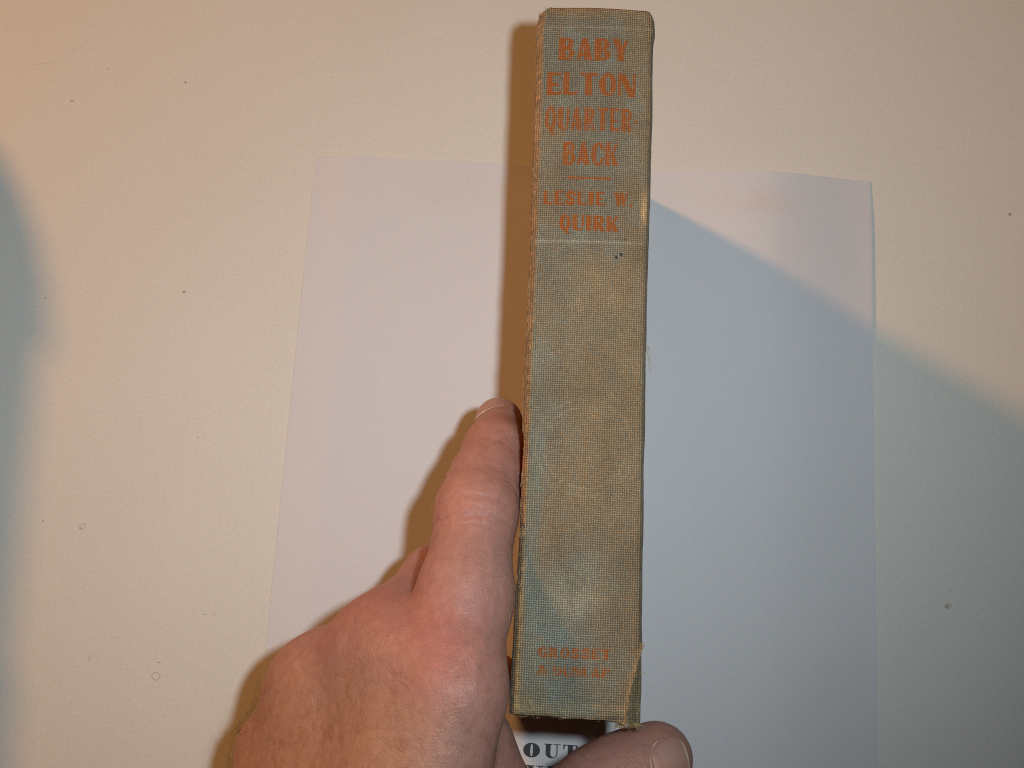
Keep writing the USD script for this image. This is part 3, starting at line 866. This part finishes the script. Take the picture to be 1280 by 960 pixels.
# knuckle wrinkles across the index finger, the thumb joint, creases at the base
for (a, b, at, half, depth, wid, seed) in (
        ("iM", "iP", 46.0, 14, .28, .42, 1), ("iM", "iP", 40.6, 15, .40, .45, 2), ("iM", "iP", 37.5, 13, .20, .5, 3), ("iM", "iP", 43.5, 11, .15, .4, 4),
        ("iP", "iD", 17.0, 11, .08, .4, 5), ("iP", "iD", 14.6, 11, .12, .45, 6),
        ("tI", "tT", 0.0, 14, .35, .5, 8), ("tI", "tT", -2.8, 14, .28, .5, 10), ("tI", "tT", 3.0, 14, .2, .5, 11)):
    x, ax = along(hv, J[a], J[b])
    r = np.linalg.norm(hv - J[a] - x[:, None] * ax, axis=1)
    y = x - at + 5.0 * (fbm(hv * .11, 2, seed) - .5) + 1.4 * wob
    near = np.exp(-((r - 10.5) / 7) ** 4) * (np.linalg.norm(hv - (J[a] + ax * at), axis=1) < half)
    side_ = np.clip(hn @ np.array([-.25, .05, 1.0]) + .15, 0, 1)
    disp += near * side_ * (-depth * np.exp(-(y / wid) ** 2) + .15 * depth * np.exp(-((y - 1.5) / 1.0) ** 2))
# tendons, veins and slack skin on the back of the hand
back = smooth01((8 - hv[:, 1]) / 18) * np.clip(hn[:, 2] + .2, 0, 1)
for a, b, amp, w in (("m0", "mM", .35, 4.0), ("r0", "rM", .3, 4.0)):
    x, ax = along(hv, J[a], J[b])
    off = (hv - J[a]) @ np.cross(ax, [0, 0, 1.0])
    disp += back * amp * np.exp(-(off / w) ** 2) * smooth01(x / 20)
vein = np.abs(fbm(hv * np.array([.05, .03, .03]) + 5, 3, 71) - .5)
disp += back * .16 * np.exp(-(vein / .05) ** 2)
disp += (fbm(hv * .10, 3, 15) - .5) * .9 * back + (fbm(hv * .5, 3, 16) - .5) * .10
stretch = fbm(np.c_[(hv[:, 0] + hv[:, 1] * .55) * .9, (hv[:, 1] - hv[:, 0] * .5) * .16, hv[:, 2] * .4], 3, 19) - .5
disp += .14 * stretch * np.exp(-(((hv[:, 0] + 22) / 20) ** 2 + ((hv[:, 1] - 2) / 22) ** 2)) * np.clip(hn[:, 2] + .3, 0, 1)
hv = hv + hn * disp[:, None]

# skin colour: ruddy knuckles, tanned back of the hand, paler fingers, faint veins
n1, n2, n3 = fbm(hv * .06, 4, 33), fbm(hv * .22, 4, 34), fbm(hv * .7, 3, 35)
col = np.tile([0.435, 0.212, 0.160], (len(hv), 1))


def paint(w, c):
    global col
    w = np.clip(w, 0, 1)[:, None]
    col = col * (1 - w) + np.asarray(c) * w


def ball(c, r):
    return np.exp(-np.sum(((hv - np.asarray(c, float)) / np.asarray(r, float)) ** 2, 1))


paint(smooth01((-8 - hv[:, 1] + (n1 - .5) * 40) / 26) * smooth01((-12 - hv[:, 0]) / 20) * .9, (0.475, 0.225, 0.125))
paint(ball((-23, -8, 130), (14, 12, 30)) * (.35 + n2) * .8, (0.46, 0.15, 0.115))
paint(ball((-40, 2, 115), (16, 12, 30)) * (.3 + n2) * .8, (0.46, 0.16, 0.115))
paint(ball((-14, 24, 120), (14, 9, 20)) * (.35 + n2) * .6, (0.50, 0.185, 0.125))
paint(ball((-8, 46, 100), (12, 14, 25)) * .55, (0.47, 0.195, 0.135))
paint(ball((-38, -14, 120), (9, 9, 20)) * n2 * .8, (0.42, 0.215, 0.115))
paint(ball((22, -42, 105), (22, 14, 25)) * (.4 + .6 * n2), (0.42, 0.20, 0.145))
paint(smooth01((n2 - .52) / .16) * .25, (0.50, 0.255, 0.185))
paint(smooth01((.46 - n1) / .12) * .25, (0.40, 0.155, 0.105))
paint(back * np.exp(-(vein / .05) ** 2) * .2, (0.36, 0.20, 0.16))
freck = fbm(hv * .42, 2, 91)
paint(smooth01((freck - .66) / .06) * smooth01((-10 - hv[:, 1]) / 10) * .3, (0.30, 0.125, 0.06))
col *= (0.9 + .2 * n3)[:, None] * np.array([.82, .86, .90])
person = thing("person", "bare left hand holding the book, index finger along its side, thumb under its end", "person", (-20, -30, 0))
obj("hand", hv, hf, skin_mat, person, smooth=True, tint=col)
tree_v, tree_n = hv, hn


def nail(name, centre, axis, normal, length, width, lift=.28, lunula=True):
    """A nail plate laid on the finger: project a superellipse grid onto the skin along the normal."""
    axis = axis / np.linalg.norm(axis)
    normal = normal - axis * (normal @ axis)
    normal /= np.linalg.norm(normal)
    sidev = np.cross(axis, normal)
    nu, nv_ = 30, 26
    a, b = np.meshgrid(np.linspace(-1, 1, nu), np.linspace(-1, 1, nv_), indexing="ij")
    wide = np.where(a < 0, np.clip(1 - np.abs(a) ** 2.6, 0, 1) ** .5, np.clip(1 - .35 * a ** 4, 0, 1))
    p = centre + (a * length / 2)[..., None] * axis + (b * wide * width / 2)[..., None] * sidev
    p = p.reshape(-1, 3) + normal * 4
    for _ in range(26):
        p = p - normal * np.clip(hand_sdf(p), -1, 1)[:, None] * .7
    aa, bb = a.ravel(), b.ravel()
    rim = np.maximum(np.abs(bb) ** 6, np.clip(-aa, 0, 1) ** 6)
    topv = p + normal * (lift * (1 - 1.35 * rim))[:, None]
    n = len(topv)
    tintn = np.tile([0.46, 0.225, 0.17], (n, 1)) * (1 + .05 * (noise(np.c_[bb * 9, aa * 0, aa * 0], 3)[:, None] - .5))
    w = smooth01((aa - .80) / .12)[:, None]
    tintn = tintn * (1 - w) + np.array([.54, .36, .26]) * w
    if lunula:
        w = (smooth01((-.55 - aa - .25 * bb ** 2) / .2) * .4)[:, None]
        tintn = tintn * (1 - w) + np.array([.52, .30, .23]) * w
    ff = tris(grid_faces(nu, nv_))
    low = topv - normal * .5
    i_ = np.arange(n).reshape(nu, nv_)
    lp = np.concatenate([i_[:-1, 0], i_[-1, :-1], i_[:0:-1, -1], i_[0, :0:-1]])
    sd = tris([[x, y, y + n, x + n] for x, y in zip(lp, np.roll(lp, -1))])
    obj(name, np.vstack([topv, low]), np.vstack([ff, ff[:, ::-1] + n, sd]), nail_mat, person, smooth=True, tint=np.vstack([tintn, tintn]))
    # the dry fold of skin round the nail's root
    ring = []
    for ang in np.linspace(-1.25, 1.25, 40):
        ring.append(centre + axis * (-math.cos(ang) * (length / 2 + .25)) + sidev * (math.sin(ang) * (width / 2 + .15)))
    ring = np.array(ring) + normal * 4
    for _ in range(26):
        ring = ring - normal * np.clip(hand_sdf(ring), -1, 1)[:, None] * .7
    k = np.arange(len(ring))
    ring = ring + normal * (.12 + .12 * noise(np.c_[k * .5, k * 0, k * 0], 2))[:, None]
    curves("cuticle", [ring], .08 + .3 * noise(np.c_[k * .35, k * 0, k * 0 + 2], 8), cuticle_mat, person)


nail("fingernail", J["iT"] + np.array([-3.4, 2.6, 4.0]), np.array([.08, .52, -.85]), np.array([-.82, .48, .36]), 11.0, 10.0)
nail("fingernail", J["tT"] + np.array([2.6, -0.6, 8.0]), np.array([.94, .22, -.25]), np.array([.22, .05, 1.0]), 10.8, 13.0)

# hairs: dark on the outer back of the hand, fair and fine on the finger


def hairs(mask, n, length, direction, curl, lift, seed):
    g = np.random.default_rng(seed)
    pick = g.choice(np.nonzero(mask)[0], n)
    out = []
    for i in pick:
        d = np.asarray(direction, float) + g.normal(0, .35, 3)
        d -= tree_n[i] * (d @ tree_n[i])
        d /= np.linalg.norm(d)
        l = length * g.uniform(.5, 1.2)
        x = np.linspace(0, 1, 7)[:, None]
        bend = np.cross(tree_n[i], d) * g.normal(0, curl)
        out.append(tree_v[i] + (d * x + bend * x ** 2) * l + tree_n[i] * (np.sin(x * 2.2) * lift * l))
    return out


m1 = (tree_v[:, 1] < -22) & (tree_v[:, 1] > -75) & (tree_v[:, 0] < -52) & (tree_n[:, 2] > -.3) & (tree_n[:, 2] < .62)
st = hairs(m1, 300, 4.2, (-.8, .25, -.1), .55, .35, 3)
m2 = (tree_v[:, 1] < -14) & (tree_v[:, 1] > -75) & (tree_v[:, 0] < -25) & (tree_n[:, 2] > .25)
st += hairs(m2, 60, 3.2, (-.8, .35, 0), .5, .22, 4)
curves("hair", st, .036, hair_mat, person, kind="stuff")
m3 = (tree_v[:, 1] > -8) & (tree_v[:, 1] < 36) & (tree_v[:, 0] > -24) & (tree_n[:, 2] > .4)
st = hairs(m3, 110, 5.5, (.62, -.65, 0), .45, .18, 5)
m4 = (tree_v[:, 1] > -60) & (tree_v[:, 1] < -5) & (tree_v[:, 0] > -48) & (tree_v[:, 0] < -6) & (tree_n[:, 2] > .5)
st += hairs(m4, 150, 5.0, (-.6, .6, 0), .5, .12, 6)
curves("hair", st, .02, fair_mat, person, kind="stuff")

# ------------------------------------------------------------------ added basket, out of view on the left, put there to cast the left-edge lamp shadow
shade_bask = thing("added_shade_basket", "added long oval brown wicker basket, out of view, there to cast the shadow at the left edge", "basket", (-409, 45, 0))
a = np.linspace(0, 2 * np.pi, 96, endpoint=False)
oval = np.c_[-409 + 138 * np.cos(a), np.where(np.sin(a) > 0, 157, -70) + 138 * np.sin(a)]
cen = np.array([-409, 45])
rings = [np.c_[cen + (oval - cen) * k, np.full(96, z)] for k, z in ((.02, 1), (.93, 1), (.95, 3), (.97, 34), (1, 59), (1.0, 64), (.97, 66), (.95, 62), (.92, 34), (.90, 6), (.02, 6))]
v = np.concatenate(rings)
qd = [[r * 96 + i, r * 96 + (i + 1) % 96, (r + 1) * 96 + (i + 1) % 96, (r + 1) * 96 + i] for r in range(len(rings) - 1) for i in range(96)]
obj("body", v, tris(qd), wicker_mat, shade_bask, smooth=50)
rim = np.c_[oval, np.full(96, 63.0)]
c = trimesh.util.concatenate([trimesh.creation.capsule(np.linalg.norm(rim[(i + 2) % 96] - rim[i]), 3.0, count=[8, 8]).apply_transform(trimesh.geometry.align_vectors([0, 0, 1], rim[(i + 2) % 96] - rim[i])).apply_translation(rim[i]) for i in range(0, 96, 2)])
obj("rim", c.vertices, c.faces, wicker_mat, shade_bask, smooth=50)
